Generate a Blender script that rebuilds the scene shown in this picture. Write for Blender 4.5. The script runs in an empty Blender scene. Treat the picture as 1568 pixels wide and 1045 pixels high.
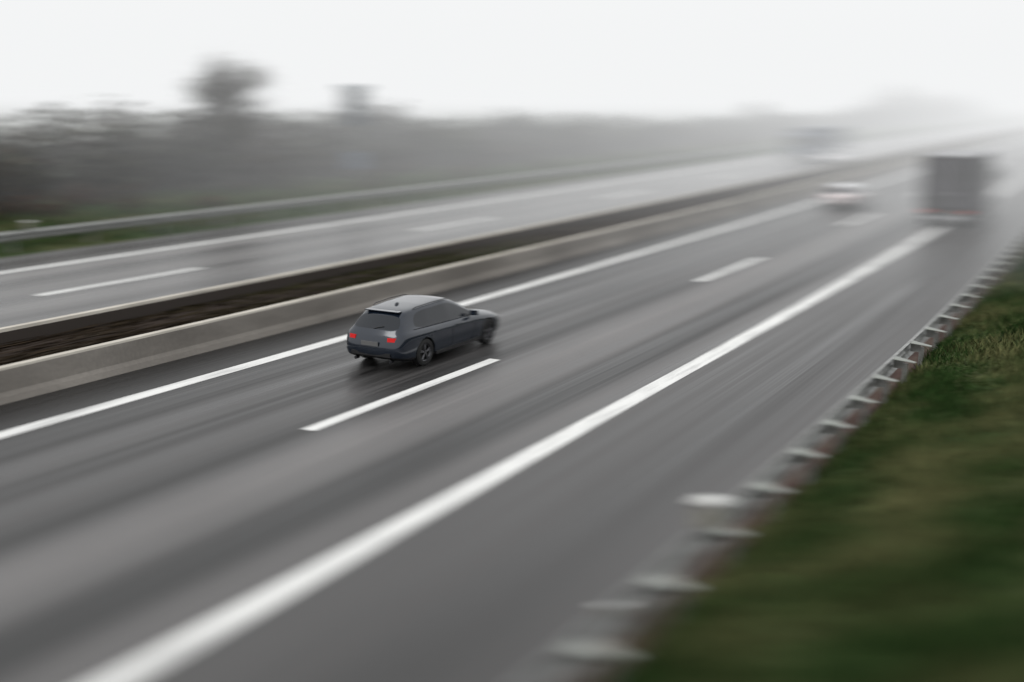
import bpy, bmesh, math, random
import numpy as np
from mathutils import Vector, Matrix
random.seed(7); rng=np.random.default_rng(7)
scene=bpy.context.scene
CAMH=5.159; K1=-0.0004896; K2=4.227e-06; SMAX=230.0

# ------------------------------------------------------------ road geometry
def curve(s):
    s=np.asarray(s,float); sc=np.clip(s,-60,SMAX); sf=np.clip(sc,0,None)
    dx=K1*sc**2/2+K2*sf**3/6; sl=K1*sc+K2*sf**2/2
    return dx+sl*(s-sc), sl
def P(s,t,z=0.0):
    dx,sl=curve(s); n=np.sqrt(1+sl**2)
    return np.stack(np.broadcast_arrays(dx+t/n, s-t*sl/n, z),-1)
def heading(s): return -math.atan(float(curve(s)[1]))
def place(ob,s,t,z=0.0,rot=0.0):
    ob.location=Vector(P(s,t,z).tolist()); ob.rotation_euler=(0,0,heading(s)+rot)

# ------------------------------------------------------------ materials
def mat(name,col=(.5,.5,.5),rough=.5,metal=0,spec=.5,coat=0,emit=None,estr=0):
    m=bpy.data.materials.new(name); m.use_nodes=True
    b=m.node_tree.nodes['Principled BSDF']
    b.inputs['Base Color'].default_value=(*col,1); b.inputs['Roughness'].default_value=rough
    b.inputs['Metallic'].default_value=metal; b.inputs['Specular IOR Level'].default_value=spec
    b.inputs['Coat Weight'].default_value=coat; b.inputs['Coat Roughness'].default_value=.05
    if emit: 
        b.inputs['Emission Color'].default_value=(*emit,1); b.inputs['Emission Strength'].default_value=estr
    return m
def N(m,t,**kw):
    n=m.node_tree.nodes.new(t)
    for k,v in kw.items(): setattr(n,k,v)
    return n
def L(m,a,b): m.node_tree.links.new(a,b)
def noise_fac(m,scale_vec,scale=1,detail=4,coord='UV',rough=.55):
    tc=N(m,'ShaderNodeTexCoord'); mp=N(m,'ShaderNodeMapping'); nz=N(m,'ShaderNodeTexNoise')
    mp.inputs['Scale'].default_value=scale_vec
    L(m,tc.outputs[coord],mp.inputs['Vector']); L(m,mp.outputs[0],nz.inputs['Vector'])
    nz.inputs['Scale'].default_value=scale; nz.inputs['Detail'].default_value=detail; nz.inputs['Roughness'].default_value=rough
    return nz.outputs['Fac']
def ramp(m,fac,stops,interp='LINEAR'):
    r=N(m,'ShaderNodeValToRGB'); r.color_ramp.interpolation=interp
    els=r.color_ramp.elements
    while len(els)<len(stops): els.new(.5)
    for e,(p,c) in zip(els,stops):
        e.position=p; e.color=(*c,1) if len(c)==3 else c
    L(m,fac,r.inputs[0]); return r.outputs['Color']
def mixc(m,fac,a,b,mode='MIX'):
    x=N(m,'ShaderNodeMix',data_type='RGBA',blend_type=mode)
    if isinstance(fac,(int,float)): x.inputs[0].default_value=fac
    else: L(m,fac,x.inputs[0])
    for i,v in ((6,a),(7,b)):
        if isinstance(v,tuple): x.inputs[i].default_value=(*v,1)
        else: L(m,v,x.inputs[i])
    return x.outputs[2]
def setin(m,name,sock): L(m,sock,m.node_tree.nodes['Principled BSDF'].inputs[name])
def g(v): return (v,v,v)

def asphalt(name,bands,t0,t1,tint=(1,.955,.94),rlo=.3,rhi=.5,spec=.5):
    """bands: list of (t, albedo) worn wheel-track profile across the road"""
    m=mat(name,rough=.5,spec=spec)
    tc=N(m,'ShaderNodeTexCoord'); sx=N(m,'ShaderNodeSeparateXYZ'); L(m,tc.outputs['UV'],sx.inputs[0])
    wob=noise_fac(m,(.3,.03,1),1,2)
    ad=N(m,'ShaderNodeMath',operation='MULTIPLY_ADD'); L(m,wob,ad.inputs[0]); ad.inputs[1].default_value=.5; L(m,sx.outputs[0],ad.inputs[2])
    mr=N(m,'ShaderNodeMapRange'); mr.inputs['From Min'].default_value=t0+.25; mr.inputs['From Max'].default_value=t1+.25
    L(m,ad.outputs[0],mr.inputs['Value'])
    col=ramp(m,mr.outputs[0],[((t-t0)/(t1-t0),tuple(a*k for k in tint)) for t,a in bands],'EASE')
    st=noise_fac(m,(3.2,.02,1),1,4)
    col=mixc(m,.9,col,ramp(m,st,[(.32,g(.45)),(.68,g(1.55))]),'MULTIPLY')
    fi=noise_fac(m,(18,.05,1),1,2)
    col=mixc(m,.75,col,ramp(m,fi,[(.32,g(.5)),(.68,g(1.5))]),'MULTIPLY')
    pt=noise_fac(m,(.5,.12,1),1,3)
    col=mixc(m,.6,col,ramp(m,pt,[(.3,g(.75)),(.7,g(1.25))]),'MULTIPLY')
    gr=noise_fac(m,(1,1,1),45,1)
    col=mixc(m,.4,col,ramp(m,gr,[(.3,g(.6)),(.7,g(1.4))]),'MULTIPLY')
    setin(m,'Base Color',col)
    # wet wheel tracks: streaks of lower roughness along the lanes
    wet=mixc(m,.4,st,fi)
    rr=ramp(m,wet,[(.36,g(rlo)),(.64,g(rhi))]); setin(m,'Roughness',rr)
    return m
near_b=[(-16.9,.010),(-15.6,.010),(-14.9,.012),(-14.2,.016),(-13.6,.055),(-12.9,.018),(-12.2,.05),(-11.5,.016),(-10.7,.115),(-9.9,.095),(-9.35,.010),(-8.9,.010),(-8.3,.085),(-7.2,.05),(-5.6,.03),(-4.3,.06)]
M_ROAD=asphalt('asphalt_near',near_b,-16.9,-4.0,rlo=.25,rhi=.56,spec=.4)
far_b=[(-31.6,.08),(-29.1,.08),(-28.2,.12),(-27,.06),(-26,.11),(-25,.06),(-24,.12),(-23,.06),(-21,.08)]
M_ROAD2=asphalt('asphalt_far',far_b,-31.6,-19.6,rlo=.16,rhi=.45)

M_PAINT=mat('road_paint',(.8,.8,.78),.55)
f=noise_fac(M_PAINT,(5,.5,1),1,6); f2=noise_fac(M_PAINT,(1,1,1),30,3)
c=mixc(M_PAINT,.7,ramp(M_PAINT,f,[(.32,(.55,.55,.54)),(.55,(.84,.84,.82))]),ramp(M_PAINT,f2,[(.3,g(.75)),(.6,g(1))]),'MULTIPLY'); setin(M_PAINT,'Base Color',c)

M_CONC=mat('concrete',(.33,.31,.28),.85)
f=noise_fac(M_CONC,(1,.25,1),1.2,7); f2=noise_fac(M_CONC,(1,1,1),14,5,'Object')
c=mixc(M_CONC,.4,ramp(M_CONC,f,[(.3,(.12,.108,.095)),(.7,(.26,.24,.215))]),ramp(M_CONC,f2,[(.3,g(.7)),(.7,g(1.15))]),'MULTIPLY'); setin(M_CONC,'Base Color',c)
M_CONCL=mat('concrete_cap',(.6,.56,.5),.8)
f=noise_fac(M_CONCL,(1,.4,1),1.5,6); setin(M_CONCL,'Base Color',ramp(M_CONCL,f,[(.3,(.4,.37,.32)),(.7,(.62,.58,.51))]))
M_CONCD=mat('concrete_dark',(.035,.027,.022),.9)  # even dark brown for the far barrier's faces

M_GROUND=mat('grass_ground',rough=.95,spec=.1)
f=noise_fac(M_GROUND,(1,.35,1),.35,6,'UV'); f2=noise_fac(M_GROUND,(1,1,1),3.5,4,'Object')
c=ramp(M_GROUND,f,[(.35,(.025,.042,.013)),(.5,(.04,.062,.02)),(.62,(.08,.08,.036)),(.75,(.038,.058,.018))])
c=mixc(M_GROUND,.8,c,ramp(M_GROUND,f2,[(.3,g(.5)),(.7,g(1.4))]),'MULTIPLY'); setin(M_GROUND,'Base Color',c)
M_SOIL=mat('soil',rough=.95,spec=.1)
f=noise_fac(M_SOIL,(5,.15,1),1,4,'UV'); f2=noise_fac(M_SOIL,(.5,.07,1),1,3,'UV')
c=mixc(M_SOIL,ramp(M_SOIL,f2,[(.5,g(0)),(.68,g(.7))]),ramp(M_SOIL,f,[(.3,(.017,.012,.009)),(.7,(.04,.029,.023))]),(.045,.052,.022)); setin(M_SOIL,'Base Color',c)
M_DIRT=mat('verge_dirt',rough=.9,spec=.2)
f=noise_fac(M_DIRT,(2,.6,1),1.5,6); setin(M_DIRT,'Base Color',ramp(M_DIRT,f,[(.3,(.03,.02,.016)),(.5,(.07,.04,.032)),(.7,(.09,.07,.055))]))

def vcol_mat(name):
    m=bpy.data.materials.new(name); m.use_nodes=True; nt=m.node_tree; nt.nodes.clear()
    o=nt.nodes.new('ShaderNodeOutputMaterial'); d=nt.nodes.new('ShaderNodeBsdfDiffuse'); a=nt.nodes.new('ShaderNodeAttribute'); a.attribute_name='Col'
    nt.links.new(a.outputs['Color'],d.inputs['Color']); nt.links.new(d.outputs[0],o.inputs['Surface']); return m
M_LEAF=vcol_mat('foliage'); M_GRASS=vcol_mat('grass_blades')
M_BARK=mat('bark',(.06,.05,.04),.9)
f=noise_fac(M_BARK,(6,6,1),3,5,'Object'); setin(M_BARK,'Base Color',ramp(M_BARK,f,[(.3,(.03,.025,.02)),(.7,(.1,.085,.07))]))
M_GALV=mat('galvanised_steel',(.42,.43,.43),.5,.6)
f=noise_fac(M_GALV,(1,1,1),5,6,'Object'); setin(M_GALV,'Base Color',ramp(M_GALV,f,[(.3,(.2,.2,.19)),(.7,(.4,.41,.4))]))

# ------------------------------------------------------------ mesh helpers
def new_obj(name,verts,faces,mats,mi=None,parent=None,smooth=False,uv=None):
    me=bpy.data.meshes.new(name); me.from_pydata([tuple(map(float,v)) for v in verts],[],[tuple(map(int,f)) for f in faces])
    for m in mats: me.materials.append(m)
    if mi is not None: me.polygons.foreach_set('material_index',np.asarray(mi,dtype=np.int32))
    if smooth: me.polygons.foreach_set('use_smooth',[True]*len(me.polygons))
    if uv is not None:
        l=me.uv_layers.new(name='UVMap'); vi=np.empty(len(me.loops),dtype=np.int32); me.loops.foreach_get('vertex_index',vi)
        l.data.foreach_set('uv',np.asarray(uv,dtype=np.float32)[vi].ravel())
    me.update(); ob=bpy.data.objects.new(name,me); scene.collection.objects.link(ob)
    if parent: ob.parent=parent
    return ob
def quads_obj(name,V,mats,col=None,quad=True):
    n,k,_=V.shape
    me=bpy.data.meshes.new(name); me.vertices.add(n*k); me.vertices.foreach_set('co',V.astype(np.float32).ravel())
    me.loops.add(n*k); me.loops.foreach_set('vertex_index',np.arange(n*k,dtype=np.int32))
    me.polygons.add(n); me.polygons.foreach_set('loop_start',np.arange(0,n*k,k,dtype=np.int32))
    me.update(calc_edges=True)
    for m in mats: me.materials.append(m)
    if col is not None:
        a=me.color_attributes.new('Col','FLOAT_COLOR','POINT')
        c4=np.ones((n,k,4),np.float32); c4[:,:,:3]=col[:,None,:]; a.data.foreach_set('color',c4.ravel())
    me.validate(); ob=bpy.data.objects.new(name,me); scene.collection.objects.link(ob); return ob
def strip(name,s_arr,prof,mats,mi=None,smooth=False,parent=None):
    """extrude a (t,z) profile along the road"""
    S=np.asarray(s_arr,float); k=len(prof); V=[];UV=[]
    for s in S:
        for (t,z) in prof:
            V.append(P(s,t,z)); UV.append((t+ (z if abs(z)>.05 else 0),s))
    F=[];MI=[]
    for i in range(len(S)-1):
        for j in range(k-1):
            a=i*k+j; F.append((a,a+1,a+k+1,a+k)); MI.append(mi[j] if mi else 0)
    return new_obj(name,V,F,mats,MI,parent,smooth,UV)
Sroad=np.concatenate([np.arange(-40,240,2.5),np.arange(240,1400,40)])
Sfar=np.concatenate([np.arange(-40,240,5),np.arange(240,600,20),np.arange(600,3001,200)])

class MB:
    def __init__(s): s.v=[];s.f=[];s.m=[]
    def add(s,V,F,m=0):
        o=len(s.v); s.v+= [tuple(v) for v in V]; s.f+=[tuple(i+o for i in f) for f in F]; s.m+=[m]*len(F)
    def box(s,c,d,m=0,taper=1.0,rz=0,bev=0):
        x,y,z=[q/2 for q in d]; V=[]
        for sz,k in ((-1,1),(1,taper)):
            for a,b in ((-1,-1),(1,-1),(1,1),(-1,1)):
                vx,vy=a*x*k,b*y*k; V.append((c[0]+vx*math.cos(rz)-vy*math.sin(rz),c[1]+vx*math.sin(rz)+vy*math.cos(rz),c[2]+sz*z))
        s.add(V,[(3,2,1,0),(4,5,6,7),(0,1,5,4),(1,2,6,5),(2,3,7,6),(3,0,4,7)],m)
    def cyl(s,c,r,h,axis='z',n=24,m=0,r2=None):
        r2=r if r2 is None else r2; V=[]
        for k,rr in ((-.5,r),(.5,r2)):
            for i in range(n):
                a=2*math.pi*i/n; p=(rr*math.cos(a),rr*math.sin(a),k*h)
                if axis=='x': p=(p[2],p[0],p[1])
                if axis=='y': p=(p[0],p[2],p[1])
                V.append((c[0]+p[0],c[1]+p[1],c[2]+p[2]))
        F=[(i,(i+1)%n,n+(i+1)%n,n+i) for i in range(n)]+[tuple(range(n))[::-1],tuple(range(n,2*n))]
        s.add(V,F,m)
    def tube(s,pts,rad,n=8,m=0):
        o=len(s.v)
        for i,(p,r) in enumerate(zip(pts,rad)):
            p=Vector(p); d=(Vector(pts[min(i+1,len(pts)-1)])-Vector(pts[max(i-1,0)])).normalized()
            u=d.orthogonal().normalized(); w=d.cross(u)
            for k in range(n):
                a=2*math.pi*k/n; q=p+(u*math.cos(a)+w*math.sin(a))*r; s.v.append(tuple(q))
        for i in range(len(pts)-1):
            for k in range(n):
                s.f.append((o+i*n+k,o+i*n+(k+1)%n,o+(i+1)*n+(k+1)%n,o+(i+1)*n+k)); s.m.append(m)
    def obj(s,name,mats,parent=None,bev=0,smooth=False):
        ob=new_obj(name,s.v,s.f,mats,s.m,parent,smooth)
        if bev:
            b=ob.modifiers.new('b','BEVEL'); b.width=bev; b.segments=2; b.limit_method='ANGLE'
        return ob
def empty(name):
    e=bpy.data.objects.new(name,None); scene.collection.objects.link(e); return e

# ------------------------------------------------------------ ground + roads
GT=[-1500,-60,-44,-37,-33.2,-31.7,-31.6,-19.4,-16.9,-4.3,-4.1,-3.85,-3.5,-3.0,0,8,30,1500]
GZ=[ .5 , 1.2, .9, .25,.02,-.0,-.03,-.03,-.03,-.03,.0,.16,.36,.5,1.05,2.2,2.6,.5]
def gz(t): return float(np.interp(t,GT,GZ))
tl=[-1500,-700,-300,-150,-90,-60,-52,-48,-44,-41,-39,-37,-35,-33.2,-31.7,-31.55,-25,-19.4,-16.9,-10,-4.32,-4.1,-3.85,-3.5,-3.0,-2.5,-1.5,0,3,8,15,30,80,200,600,1500]
ground=strip('grass_ground',np.concatenate([[-900,-300,-120],Sfar]),[(t,gz(t)) for t in tl],[M_GROUND],smooth=True)
road=strip('motorway_road',Sroad,[(-16.9,0),(-13,0),(-10,0),(-7,0),(-4.3,0)],[M_ROAD])
road2=strip('motorway_road',Sroad,[(-31.6,0),(-28,0),(-25,0),(-22,0),(-19.6,0)],[M_ROAD2])
strip('verge_soil',Sroad,[(-4.5,.004),(-4.2,.02),(-4.05,.04),(-3.84,.18)],[M_DIRT])
def line(name,t,w,s=Sroad): return strip(name,s,[(t-w/2,.005),(t+w/2,.005)],[M_PAINT])
line('road_edge_marking',-15.21,.32); line('road_edge_marking',-7.80,.36)
line('road_edge_marking',-29.06,.34); line('road_edge_marking',-20.9,.30)
def dashes(name,t,s0,w):
    V=[];F=[];UV=[]
    for k in range(-3,25):
        for seg in range(3):
            a=s0+18*k+seg*2; o=len(V)
            for s,tt in ((a,t-w/2),(a,t+w/2),(a+2,t+w/2),(a+2,t-w/2)): V.append(P(s,tt,.005)); UV.append((tt,s))
            F.append((o,o+1,o+2,o+3))
    return new_obj(name,V,F,[M_PAINT],None,None,False,UV)
dashes('lane_dash_marking',-11.4,14.37,.24); dashes('lane_dash_marking',-25.04,20.88,.28)

# ------------------------------------------------------------ median barriers
strip('concrete_barrier',Sroad,[(-16.72,.0),(-16.78,.10),(-16.86,.16),(-16.92,.52),(-16.93,.56),(-17.08,.56),(-17.1,.5),(-17.14,.1)],[M_CONC,M_CONCL],[0,0,0,1,1,1,0])
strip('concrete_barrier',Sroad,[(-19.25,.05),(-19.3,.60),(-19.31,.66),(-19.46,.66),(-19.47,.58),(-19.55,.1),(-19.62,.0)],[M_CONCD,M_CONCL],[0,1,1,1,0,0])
strip('median_soil',Sroad,[(-17.13,.18),(-17.6,.30),(-18.3,.38),(-18.9,.38),(-19.27,.3)],[M_SOIL],smooth=True)

def leaf_quads(C,size,flat=0.0):
    n=len(C); a=rng.normal(size=(n,3)); a/=np.linalg.norm(a,axis=1)[:,None]
    b=rng.normal(size=(n,3)); b-= (a*b).sum(1)[:,None]*a; b/=np.linalg.norm(b,axis=1)[:,None]
    s=size[:,None]; u=a*s; v=b*s*rng.uniform(.35,.8,(n,1))
    return np.stack([C-u,C-v,C+u,C+v],1)
# wind-laid dead grass stems in the median, lying along the carriageway
n=22000; s=np.where(rng.random(n)<.75,rng.uniform(0,60,n),rng.uniform(60,150,n)); t=rng.uniform(-19.2,-17.2,n); z=.3+rng.random(n)**2*.12
C=P(s,t,z); ln=rng.uniform(.5,1.3,n)[:,None]; d=np.stack([rng.normal(0,.04,n),np.ones(n),rng.normal(0,.02,n)],1)*ln
wv=np.stack([rng.normal(0,1,n),np.zeros(n),rng.random(n)+.4],1)*.009
g_=np.clip(np.sin(s*.21+1.3)*.5+np.sin(s*.083)*.6,0,1)[:,None]
col=(np.array([.034,.024,.018])*(1-g_)+np.array([.045,.048,.022])*g_)*rng.uniform(.7,1.25,(n,1))
quads_obj('median_dead_grass',np.stack([C-d*.5,C-wv,C+d*.5,C+wv],1),[M_LEAF],col)

# ------------------------------------------------------------ guardrails
def guardrail(name,t,side,s0,sp,n,sA,sB,dz=0.0):
    e=empty(name)
    S=np.arange(sA,sB,2.0); d=.08*side
    prof=[(t,.44),(t-d*.3,.46),(t-d,.50),(t-d,.54),(t,.59),(t,.61),(t-d,.66),(t-d,.70),(t-d*.3,.74),(t,.76),(t+.03*side,.755)]
    strip('beam',S,[(a,b+dz) for a,b in prof],[M_GALV],parent=e)
    m=MB()
    for i in range(n):
        s=s0+i*sp; h=heading(s)
        c=P(s,t+.22*side,0); zb=gz(t+.22*side)
        m.box((c[0],c[1],.36+dz),(.09,.06,.62),0,rz=h)
        c2=P(s,t+.11*side,0); m.box((c2[0],c2[1],.64+dz),(.18,.04,.14),0,rz=h)
        V=[P(s+a,t+b*side,z+dz-b*.12) for z in(.745,.757) for a,b in((-.15,.0),(.15,.0),(.03,.40),(-.07,.40))]
        m.add(V,[(3,2,1,0),(4,5,6,7),(0,1,5,4),(1,2,6,5),(2,3,7,6),(3,0,4,7)],1)
    m.obj('posts',[M_GALV,mat(name+'_bracket',(.27,.285,.26),.55,.2)],e)
    return e
guardrail('guardrail',-4.02,1,8.57-1.642*9,1.642,90,-8,150,-.12)
guardrail('guardrail',-31.85,-1,-20,1.642*2,110,-20,330)

def delineator(s,t,z,sc):
    e=empty('road_delineator'); m=MB()
    m.box((0,0,.12),(.20,.16,.24),0,taper=.92); m.box((0,0,.262),(.25,.21,.045),1,taper=.85)
    m.box((0,-.083,.12),(.14,.012,.14),2); m.box((0,0,-.05),(.05,.05,.12),3)
    m.obj('housing',[mat('delineator_body',(.2,.19,.165),.6),mat('delineator_cap',(.6,.6,.58),.5),mat('delineator_reflector',(.25,.24,.2),.3),M_GALV],e,bev=.012)
    e.scale=(sc,sc,sc); place(e,s,t,z); return e
delineator(11.85,-4.0,.60,1.2); delineator(9.25,-3.98,.60,.42)
delineator(26.5,-31.85,.78,.9)

# ------------------------------------------------------------ grass blades on the verge
def blades(name,n,sf,tf,h0,h1,w,pal):
    s=sf(n); t=tf(n); z=np.array([gz(q) for q in t]); B=P(s,t,z)
    clump=np.sin(s*1.7+np.sin(t*2.3)*2)*.5+np.sin(t*3.1+s*.6)*.5
    h=rng.uniform(h0,h1,n)*(1+.5*clump); a=rng.uniform(0,6.283,n)
    d=np.stack([np.cos(a),np.sin(a),0*a],1)*w; lean=np.stack([rng.normal(0,.5,n)*h,rng.normal(0,.5,n)*h,h],1)
    V=np.stack([B-d,B+d,B+lean],1)
    f=np.clip(.3+.5*np.sin(s*.5+t*1.1+np.sin(s*.23)*2)*np.sin(t*1.9-s*.33+1)+rng.normal(0,.22,n),0,1)[:,None]
    f=np.clip(f+ (np.sin(s*2.1+t*.8)*np.sin(t*2.7-s*1.3)*.4)[:,None],0,1)
    col=(np.array(pal[0])*(1-f)+np.array(pal[1])*f)*rng.uniform(.4,1.5,(n,1))
    return quads_obj(name,V,[M_GRASS],col)
blades('verge_grass',70000,lambda n:3+52*rng.random(n)**1.7,lambda n:rng.uniform(-3.75,.6,n),.06,.22,.018,((.026,.054,.016),(.14,.14,.064)))
blades('verge_grass',20000,lambda n:15+90*rng.random(n),lambda n:rng.uniform(-40,-32.1,n),.1,.3,.05,((.045,.08,.028),(.1,.095,.05)))

# ------------------------------------------------------------ shrubs belt
def shrub_mass(name,clumps,leaves,size,base,var):
    Cs=[];cols=[];sz=[]
    for (s,t,z0,rx,ry,rz) in clumps:
        n=int(leaves*rng.uniform(.7,1.3))
        d=rng.normal(size=(n,3)); d/=np.linalg.norm(d,axis=1)[:,None]; r=rng.random(n)**.4*(1+.12*np.clip(rng.normal(size=n),-1.5,1.5))
        o=d*r[:,None]*np.array([rx,ry,rz]); c=P(s,t,z0)+o; k=c[:,2]>.05
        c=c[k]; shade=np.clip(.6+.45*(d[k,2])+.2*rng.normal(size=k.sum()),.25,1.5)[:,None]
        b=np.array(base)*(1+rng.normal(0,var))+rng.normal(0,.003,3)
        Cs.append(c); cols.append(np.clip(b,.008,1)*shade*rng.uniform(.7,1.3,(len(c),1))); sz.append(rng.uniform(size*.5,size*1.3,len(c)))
    C=np.concatenate(Cs);sz=np.concatenate(sz);col=np.concatenate(cols)
    return quads_obj(name,leaf_quads(C,sz),[M_LEAF],col)
cl=[]
s=14.0
while s<320:
    far=np.clip((s-45)/70,0,1); H=3.95*(1-far)+2.9*far+.35*math.sin(s*.31)+.25*math.sin(s*.13+1)
    if s>190: H=3.0+3.9*np.sin(min((s-190)/60,1)*math.pi*.6)
    for row in range(2 if s>90 else 3):
        r=rng.uniform(1.2,2.0); hh=H*rng.uniform(.7,1.05)*(1 if row else .7)
        t=-41-row*2.2+rng.normal(0,.6)
        cl.append((s+rng.normal(0,.6),t,gz(t)+hh*.42-.2,r*1.1,r*1.2,hh*.56))
    s+=1.5 if s<100 else 2.8
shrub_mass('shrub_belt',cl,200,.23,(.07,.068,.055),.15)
cl=[]
for i in range(150):
    s=rng.uniform(12,150); t=rng.uniform(-40.5,-36); 
    if s>45 and rng.random()<.65: continue
    r=rng.uniform(.4,1.0); cl.append((s,t,gz(t)+r*.35,r*1.2,r*1.4,r*.7))
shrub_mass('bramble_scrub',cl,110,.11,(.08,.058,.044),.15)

# ------------------------------------------------------------ bare-ish tree
def tree(name,s,t,H,seed,cz,crx,crz,leaves=12000,lc=(.12,.118,.105)):
    r=random.Random(seed); m=MB()
    B=P(s,t,gz(t)-.1); base=Vector(B.tolist()); cen=Vector((B[0],B[1],cz))
    tr_pts=[base,base+Vector((.06,0,H*.25)),base+Vector((.0,.05,H*.5)),base+Vector((-.08,0,H*.75)),base+Vector((-.05,0,H))]
    m.tube(tr_pts,[H*.02,H*.017,H*.013,H*.008,.01],9)
    subs=[]
    for i in range(50):
        d=Vector((r.gauss(0,1),r.gauss(0,1),r.gauss(0,1))).normalized()*r.random()**.4
        c=cen+Vector((d.x*crx,d.y*crx,d.z*crz)); subs.append((c,r.uniform(.25,.5)*crx*.8))
        h=max(.25,min(.95,((c.z-base.z)/H)-.22)); k=h*4; a=int(k); p0=tr_pts[a].lerp(tr_pts[min(a+1,4)],k-a)
        mid=p0.lerp(c,.5)+Vector((r.gauss(0,.1),r.gauss(0,.1),-.1))
        m.tube([p0,mid,c],[.05,.03,.012],5)
        for q in range(9):
            e=c+Vector((r.gauss(0,.35),r.gauss(0,.35),r.gauss(.15,.35)))*crx*.5
            m.tube([mid.lerp(c,r.random()),mid.lerp(e,.6),e],[.018,.012,.005],4)
    Cs=[]
    for i in range(leaves):
        c,rr=subs[int(r.random()*len(subs))]; Cs.append((c.x+r.gauss(0,rr*.55),c.y+r.gauss(0,rr*.55),c.z+r.gauss(0,rr*.5)))
    C=np.array(Cs); V=leaf_quads(C,rng.uniform(.025,.06,leaves))
    e=empty(name); m.obj('trunk',[M_BARK],e)
    shade=rng.uniform(.4,1.6,(leaves,1)); cr=quads_obj('crown',V,[M_LEAF],np.array(lc)*shade); cr.parent=e
    return e
tree('tree',46.0,-40,6.2,3,4.75,1.8,2.0,12000)
tree('tree',235,-43,8.5,5,6,2.6,2.6,4000); tree('tree',150,-44,4.6,9,3.4,1.5,1.3,3000)

# ------------------------------------------------------------ sign beside far carriageway
def sign():
    e=empty('road_sign'); m=MB()
    m.cyl((-.35,0,2.6),.06,5.6,m=0); m.cyl((.35,0,2.6),.06,5.6,m=0)
    m.box((0,-.09,4.4),(1.15,.05,1.9),1); m.box((0,-.12,5.45),(1.6,.06,.28),2)
    for z in (3.8,4.5,5.2): m.box((0,-.04,z),(1.05,.04,.07),0)
    m.box((0,-.10,1.6),(.95,.04,.9),3)
    m.obj('panels',[M_GALV,mat('sign_dark',(.06,.075,.09),.5),mat('sign_light',(.45,.48,.5),.5),mat('sign_blue',(.12,.15,.2),.5)],e,bev=.01)
    place(e,53.8,-38.2,gz(-38.5)-.4,rot=math.radians(25)); return e
sign()

# ------------------------------------------------------------ cars
M_GLASS=mat('car_glass',(.006,.009,.014),.05,0,.5,0)
M_BLACK=mat('black_plastic',(.01,.01,.011),.5)
M_TYRE=mat('tyre',(.012,.012,.012),.8)
M_RIM=mat('rim_alloy',(.14,.14,.15),.35,.9)
M_TAIL=mat('tail_lamp',(.4,.008,.008),.45,0,.2,0,(1,.02,.015),.16)
M_TAILD=mat('tail_lamp_dim',(.3,.01,.01),.3,0,.4,0)
M_HEAD=mat('head_lamp',(.55,.6,.65),.1,.3,.8,1)
M_PLATE=mat('number_plate',(.12,.12,.12),.5)
M_CHROME=mat('roof_rail',(.05,.05,.055),.25,.6)
def half(W,zb,zs,wt,zt,wu,zu,wr,zr,mid=.52):
    return [(0,zb),(.5*W,zb),(W-.10,zb),(W-.03,zb+.09),(W,mid),(W-.012,zs-.03),(W-.05,zs+.045),(wt,zt),(wu,zu),(wr,zr-.022),(wr*.55,zr-.004),(0,zr)]
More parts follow.
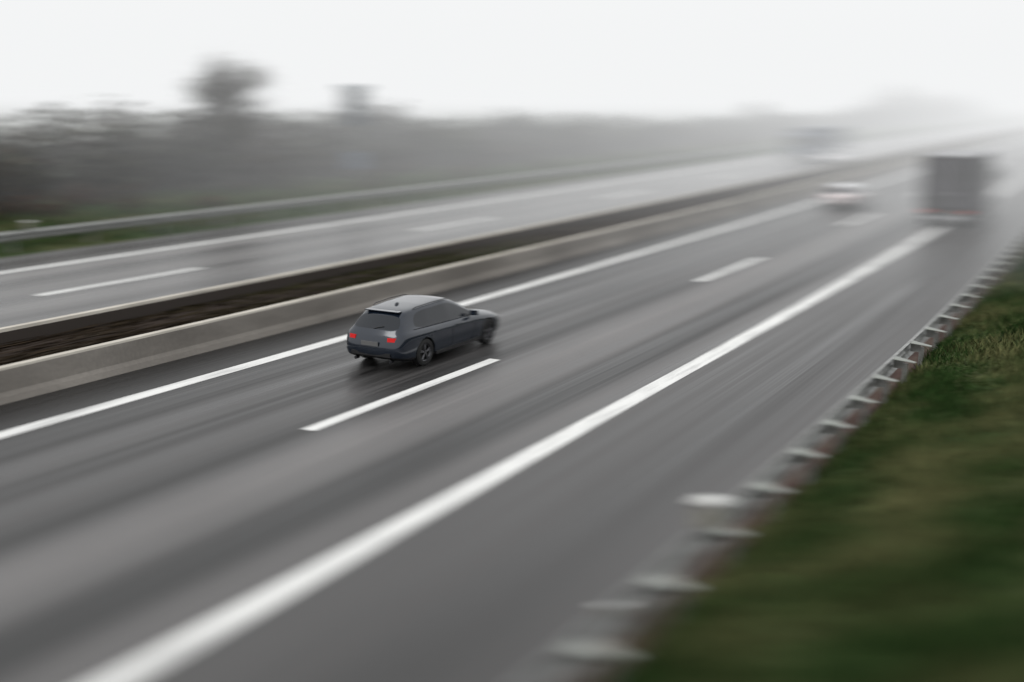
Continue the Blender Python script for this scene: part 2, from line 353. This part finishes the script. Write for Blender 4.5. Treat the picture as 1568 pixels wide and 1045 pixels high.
def wagon(name,paint,s,t,sc=(.82,.87,.80),roof=None):
    e=empty(name)
    st=[]
    def add(ys,h): st.append([(x,y,z) for (x,z),y in zip(h,ys)])
    def ys(y,up=None,wb=None):
        up=y if up is None else up; wb=y if wb is None else wb
        return [y]*7+[wb]+[up]*4
    add([-2.16,-2.18,-2.20,-2.32,-2.38,-2.30,-2.26,-2.20,-1.92,-1.83,-1.85,-1.86],half(.80,.24,.84,.69,.97,.555,1.275,.52,1.375))
    add([-2.0,-2.0,-2.0,-2.08,-2.08,-2.07,-2.05,-2.02,-1.80,-1.73,-1.73,-1.73],half(.865,.20,.85,.725,.965,.585,1.295,.545,1.392))
    add(ys(-1.80,-1.58,-1.76),half(.895,.18,.85,.755,.955,.61,1.315,.57,1.415))
    add(ys(-1.22,-1.12),half(.905,.17,.84,.775,.94,.63,1.345,.59,1.448))
    add(ys(-1.14,-1.05),half(.905,.17,.84,.775,.94,.63,1.345,.59,1.451))
    add(ys(-.34,-.37),half(.90,.16,.82,.78,.925,.635,1.355,.60,1.472))
    add(ys(-.25,-.29),half(.90,.16,.82,.78,.925,.635,1.355,.60,1.472))
    add(ys(.22,-.02,.15),half(.90,.16,.81,.775,.915,.615,1.335,.575,1.45))
    add([.9]*7+[.94,.92,.94,1.0,1.04],half(.90,.16,.79,.765,.895,.72,.925,.63,.985))
    add([1.08]*7+[1.1,1.1,1.12,1.17,1.2],half(.90,.16,.775,.75,.875,.69,.90,.6,.945))
    add(ys(1.5),half(.90,.17,.73,.74,.825,.66,.855,.56,.90))
    add(ys(1.95),half(.86,.19,.67,.68,.755,.60,.785,.5,.83))
    add([2.12,2.14,2.16,2.24,2.26,2.22,2.18,2.16,2.15,2.15,2.17,2.19],half(.74,.22,.58,.58,.67,.5,.69,.42,.725,.46))
    V=[];F=[];MI=[]
    R=22
    for ring in st:
        for i in range(12): V.append(ring[i])
        for i in range(10,0,-1): x,y,z=ring[i]; V.append((-x,y,z))
    ns=len(st)
    for a in range(ns-1):
        for i in range(R):
            j=(i+1)%R; F.append((a*R+i,a*R+j,(a+1)*R+j,(a+1)*R+i))
            k=min(i,21-i)
            mm=0
            if k>=8: mm=3
            if k==7 and 2<=a<=7: mm=1
            if a==7 and k>=9: mm=1
            if k<=2: mm=2
            MI.append(mm)
    def cap(a,dirn):
        ring=st[a]; cols=[-1,-.55,0,.55,1]; rows=[]
        for i in range(2,10):
            row=[]
            for c in cols:
                if c==1: row.append(a*R+i)
                elif c==-1: row.append(a*R+(22-i))
                elif i==9: row.append(a*R+(11 if c==0 else (10 if c>0 else 12)))
                elif i==2: row.append(a*R+(0 if c==0 else (1 if c>0 else 21)))
                else:
                    x,y,z=ring[i]; V.append((x*c,y+dirn*.07*(1-c*c),z+(.01 if i>=7 else 0))); row.append(len(V)-1)
            rows.append(row)
        for r in range(7):
            for c in range(4):
                q=(rows[r][c],rows[r][c+1],rows[r+1][c+1],rows[r+1][c])
                F.append(q if dirn<0 else q[::-1])
                mm=0
                if dirn<0 and r==5: mm=1
                if r==0: mm=2
                if dirn>0 and r in(1,2) and c in(1,2): mm=2
                MI.append(mm)
    cap(0,-1); cap(ns-1,1)
    body=new_obj('body',V,F,[paint,M_GLASS,M_BLACK,roof or paint],MI,None,True)
    bm=bmesh.new(); bm.from_mesh(body.data); bmesh.ops.recalc_face_normals(bm,faces=bm.faces)
    cr=bm.edges.layers.float.get('crease_edge') or bm.edges.layers.float.new('crease_edge')
    for ed in bm.edges:
        ms={f.material_index for f in ed.link_faces}
        if 1 in ms and len(ms)>1: ed[cr]=.7
        elif 2 in ms and len(ms)>1: ed[cr]=.3
    bm.to_mesh(body.data); bm.free()
    sub=body.modifiers.new('s','SUBSURF'); sub.levels=3; sub.render_levels=3
    cut=MB()
    for yy in (-1.42,1.42):
        for sx in (-1,1): cut.cyl((sx*.85,yy,.33),.375,.5,'x',40)
    co=cut.obj('cut',[M_BLACK]); 
    bo=body.modifiers.new('b','BOOLEAN'); bo.object=co; bo.operation='DIFFERENCE'; bo.solver='EXACT'
    dg=bpy.context.evaluated_depsgraph_get(); dg.update()
    me=bpy.data.meshes.new_from_object(body.evaluated_get(dg)); body.modifiers.clear(); body.data=me
    bpy.data.objects.remove(co,do_unlink=True); body.parent=e
    for yy in (-1.42,1.42):
        for sx in (-1,1):
            w=MB(); xo=sx*.775
            prof=[(-.11,.20),(-.11,.29),(-.085,.335),(.085,.335),(.11,.29),(.11,.225),(.07,.215),(.06,.20)]
            n=36; o=len(w.v)
            for (dx,r) in prof:
                for i in range(n):
                    a=2*math.pi*i/n; w.v.append((xo+sx*dx,yy+r*math.cos(a),.335+r*math.sin(a)))
            for k in range(len(prof)-1):
                for i in range(n):
                    w.f.append((o+k*n+i,o+k*n+(i+1)%n,o+(k+1)*n+(i+1)%n,o+(k+1)*n+i)); w.m.append(0 if k<5 else 1)
            w.cyl((xo-sx*.0,yy,.335),.2,.04,'x',28,2); w.cyl((xo+sx*.07,yy,.335),.05,.05,'x',16,1)
            for q in range(5):
                for dd in (-.13,.13):
                    a=q*2*math.pi/5+.3; a2=a+dd
                    p1=Vector((xo+sx*.075,yy+.04*math.cos(a),.335+.04*math.sin(a))); p2=Vector((xo+sx*.08,yy+.205*math.cos(a2),.335+.205*math.sin(a2)))
                    w.tube([p1,p2],[.016,.013],6,1)
            w.obj('wheel',[M_TYRE,M_RIM,M_BLACK],e,smooth=False)
    m=MB()
    for sx in (-1,1):
        top=[(.46,-2.375),(.62,-2.345),(.73,-2.28),(.80,-2.17),(.845,-2.0)]
        lo=[(x*sx,y,.725) for x,y in top]; hi=[(x*sx*.985,y+.02,.82) for x,y in top]
        inn=[(x*sx*.9,y+.1,.725) for x,y in top]; inh=[(x*sx*.9,y+.1,.815) for x,y in top]
        n=len(top); Vv=lo+hi+inn+inh; Ff=[]
        for i in range(n-1): Ff+=[(i,i+1,n+i+1,n+i),(n+i,n+i+1,3*n+i+1,3*n+i),(i,2*n+i,2*n+i+1,i+1)]
        Ff+=[(0,n,3*n,2*n),(n-1,3*n-1,4*n-1,2*n-1)]
        m.add(Vv,Ff,0)
        hp=[(.46,2.235),(.62,2.185),(.74,2.06),(.80,1.88)]
        lo=[(x*sx,y,.56) for x,y in hp]; hi=[(x*sx,y-.03,.66) for x,y in hp]; n=len(hp)
        m.add(lo+hi,[(i,i+1,n+i+1,n+i) for i in range(n-1)],1)
        m.box((sx*.93,.62,.985),(.20,.11,.13),3,taper=.85)
        m.box((sx*.83,.66,.94),(.10,.04,.03),2)
        m.tube([(sx*.565,-1.5,1.395),(sx*.585,-1.4,1.425),(sx*.60,-.8,1.452),(sx*.595,-.2,1.45),(sx*.58,-.1,1.42)],[.012]*5,8,4)
        m.tube([(sx*.785,-1.76,.955),(sx*.795,-1.0,.945),(sx*.80,-.2,.93),(sx*.785,.75,.90)],[.007]*4,6,4)
        for yy in (-.95,-.02): m.box((sx*.893,yy,.80),(.02,.18,.025),3)
        for yy in (-1.18,-.27,.72): m.box((sx*.897,yy,.56),(.006,.009,.5),2)
        m.box((sx*.885,0,.25),(.04,2.0,.08),2)
        m.cyl((sx*.5,-2.25,.235),.04,.12,'y',14,4)
    m.box((0,-2.43,.66),(.48,.012,.105),5)
    m.box((0,-2.37,.40),(1.1,.05,.10),2)
    m.box((0,-1.89,1.365),(.96,.16,.022),3)
    m.box((0,-1.35,1.455),(.025,.16,.05),3,taper=.5)
    m.tube([(0,-2.26,1.0),(.25,-2.20,1.06)],[.01,.008],5,2)
    m.obj('fittings',[M_TAIL if not roof else M_TAILD,M_HEAD,M_BLACK,paint,M_CHROME,M_PLATE],e,bev=.004)
    place(e,s,t,0); e.scale=sc
    return e
def paintm(name,c,metal=.9,rough=.2,coat=.6): return mat(name,c,rough,metal,.5,coat)
P_DARK=mat('paint_dark_navy',(.010,.016,.028),.16,.25,.6,.5)
P_PALE=paintm('paint_pale_silver',(.5,.44,.44),.2)
P_SIL=paintm('paint_silver',(.7,.71,.73),.3)
wagon('estate_car',P_DARK,20.42,-12.98,sc=(.80,.87,.79))
wagon('estate_car',P_PALE,59,-13.2,roof=P_SIL)

# ------------------------------------------------------------ trucks
def truck(name,s,t,cols,rot=0,Lb=8.0,Hh=3.45,sc=.82):
    e=empty(name); c_body,c_top,c_cab=cols
    mb=mat(name+'_tarp',c_body,.6); mt=mat(name+'_trim',c_top,.5); mc=mat(name+'_cab',c_cab,.35,0,.5,.6)
    f=noise_fac(mb,(1,1,1),1.6,4,'Object'); setin(mb,'Base Color',ramp(mb,f,[(.35,tuple(x*.4 for x in c_body)),(.65,tuple(x*1.9 for x in c_body))]))
    m=MB(); W=2.4; z0=1.0
    m.box((0,0,(z0+Hh)/2),(W,Lb,Hh-z0),0)
    m.box((0,0,Hh+.04),(W+.06,Lb+.06,.10),1); m.box((0,0,z0-.08),(W+.04,Lb+.04,.14),4)
    for sx in (-1,1):
        m.box((sx*(W/2+.01),-Lb/2-.02,(z0+Hh)/2),(.1,.08,Hh-z0),0)
        for k in range(5): m.box((sx*(W/2+.02),-Lb/2+.4+k*(Lb-.8)/4,(z0+Hh)/2),(.04,.07,Hh-z0-.05),1)
        m.box((sx*.95,-Lb/2-.05,.82),(.42,.06,.16),3); m.box((sx*.62,-Lb/2-.05,.82),(.16,.06,.14),5)
        m.box((sx*.28,-Lb/2-.04,(z0+Hh)/2),(.035,.04,Hh-z0-.2),1); m.box((sx*.3,-Lb/2-.045,1.7),(.3,.04,.05),1)
        for yy in (-Lb/2+1.3,-Lb/2+2.5,Lb/2-1.0,Lb/2+1.4):
            m.cyl((sx*1.0,yy,.48),.48,.3,'x',28,4); m.cyl((sx*1.16,yy,.48),.24,.03,'x',20,1)
        m.box((sx*.45,0,.72),(.12,Lb,.22),4)
        m.box((sx*1.0,-Lb/2+.55,.6),(.36,.03,.4),4)
        m.box((sx*1.42,Lb/2+2.25,2.2),(.16,.1,.5),4)
    m.box((0,-Lb/2-.01,(z0+Hh)/2),(.04,.04,Hh-z0-.1),1)
    m.box((0,-Lb/2+.05,.5),(2.2,.1,.13),1); m.box((0,-Lb/2-.02,.66),(.5,.03,.12),6)
    yc=Lb/2+1.35
    pr=[(-.95,.55),(1.0,.55),(1.08,.9),(1.05,1.55),(.78,2.6),(.5,2.85),(-.95,2.95)]
    V=[(x*1.18,yc+a,b) for x in(-1,1) for a,b in pr]; n=len(pr)
    m.add(V,[tuple(range(n)),tuple(range(n,2*n))[::-1]]+[(i,n+i,n+(i+1)%n,(i+1)%n) for i in range(n)],2)
    V=[(x*1.05,yc+a,b) for a,b in((1.085,1.62),(.835,2.5)) for x in(-1,1)]; m.add(V,[(0,1,3,2)],7)
    for sx in(-1,1):
        m.add([(sx*1.19,yc+a,b) for a,b in((.1,1.6),(.92,1.6),(.7,2.45),(.1,2.45))],[(0,1,2,3)],7)
        m.box((sx*.85,yc+1.08,.85),(.35,.06,.2),8)
    m.obj('body',[mb,mt,mc,M_TAILD,M_TYRE,mat(name+'_amber',(.25,.08,.03),.4),M_PLATE,M_GLASS,M_HEAD],e,bev=.015)
    place(e,s,t,0,rot); e.scale=(sc,sc,sc); return e
truck('truck',54.5,-7.6,((.02,.018,.023),(.3,.3,.31),(.08,.08,.09)),Lb=7,Hh=3.5)
truck('box_truck',106,-25.6,((.05,.065,.095),(.2,.22,.25),(.1,.12,.16)),rot=math.pi,Lb=12,Hh=3.2)
wagon('estate_car',P_SIL,98,-22.6)

# ------------------------------------------------------------ fog banks (absorbing boxes; added glow stands in for scattered daylight)
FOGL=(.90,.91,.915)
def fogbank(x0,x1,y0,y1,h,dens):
    fm=bpy.data.materials.new('glowing_fog'); fm.use_nodes=True; nt=fm.node_tree; nt.nodes.clear()
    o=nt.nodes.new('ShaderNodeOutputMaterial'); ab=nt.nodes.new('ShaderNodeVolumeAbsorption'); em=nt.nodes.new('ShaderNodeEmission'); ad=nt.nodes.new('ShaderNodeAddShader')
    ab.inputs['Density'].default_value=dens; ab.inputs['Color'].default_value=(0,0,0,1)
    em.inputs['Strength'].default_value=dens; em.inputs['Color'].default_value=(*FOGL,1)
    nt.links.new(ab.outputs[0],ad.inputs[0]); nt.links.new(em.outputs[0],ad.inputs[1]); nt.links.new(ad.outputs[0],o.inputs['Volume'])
    m=MB(); m.box(((x0+x1)/2,(y0+y1)/2,h/2-2),(x1-x0,y1-y0,h)); return m.obj('glowing_fog_bank',[fm])
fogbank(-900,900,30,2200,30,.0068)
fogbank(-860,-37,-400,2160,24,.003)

# ------------------------------------------------------------ light
w=bpy.data.worlds.new('World'); scene.world=w; w.use_nodes=True; nt=w.node_tree
bg=nt.nodes['Background']; sky=nt.nodes.new('ShaderNodeTexSky'); sky.sky_type='NISHITA'; sky.sun_disc=False
sky.sun_elevation=math.radians(50); sky.sun_rotation=math.radians(200); sky.dust_density=4; sky.air_density=1
hs=nt.nodes.new('ShaderNodeHueSaturation'); hs.inputs['Saturation'].default_value=.15
mx=nt.nodes.new('ShaderNodeMix'); mx.data_type='RGBA'; mx.inputs[0].default_value=.85; mx.inputs[7].default_value=(10.9,11.0,11.05,1)
nt.links.new(sky.outputs[0],hs.inputs['Color']); nt.links.new(hs.outputs[0],mx.inputs[6]); nt.links.new(mx.outputs[2],bg.inputs['Color'])
bg.inputs['Strength'].default_value=.1
sl=bpy.data.lights.new('sun','SUN'); sl.energy=.8; sl.angle=math.radians(25); sl.color=(1,.98,.95)
so=bpy.data.objects.new('sun',sl); scene.collection.objects.link(so); so.rotation_euler=(math.radians(40),0,math.radians(-20))

# ------------------------------------------------------------ camera
cd=bpy.data.cameras.new('camera'); cam=bpy.data.objects.new('camera',cd); scene.collection.objects.link(cam); scene.camera=cam
cd.sensor_width=36; cd.lens=36*1840/1568; cd.clip_end=6000; cd.clip_start=.1
cam.location=(0,0,CAMH)
yaw,pit,rol=map(math.radians,(28.76,11.6,.6414))
cam.rotation_euler=(Matrix.Rotation(yaw,3,'Z')@Matrix.Rotation(math.pi/2-pit,3,'X')@Matrix.Rotation(rol,3,'Z')).to_euler()
cd.dof.use_dof=True; cd.dof.focus_distance=22.6
cd.dof.aperture_ratio=.13; cd.dof.aperture_fstop=.28
scene.view_settings.view_transform='Standard'; scene.view_settings.look='None'; scene.view_settings.exposure=0
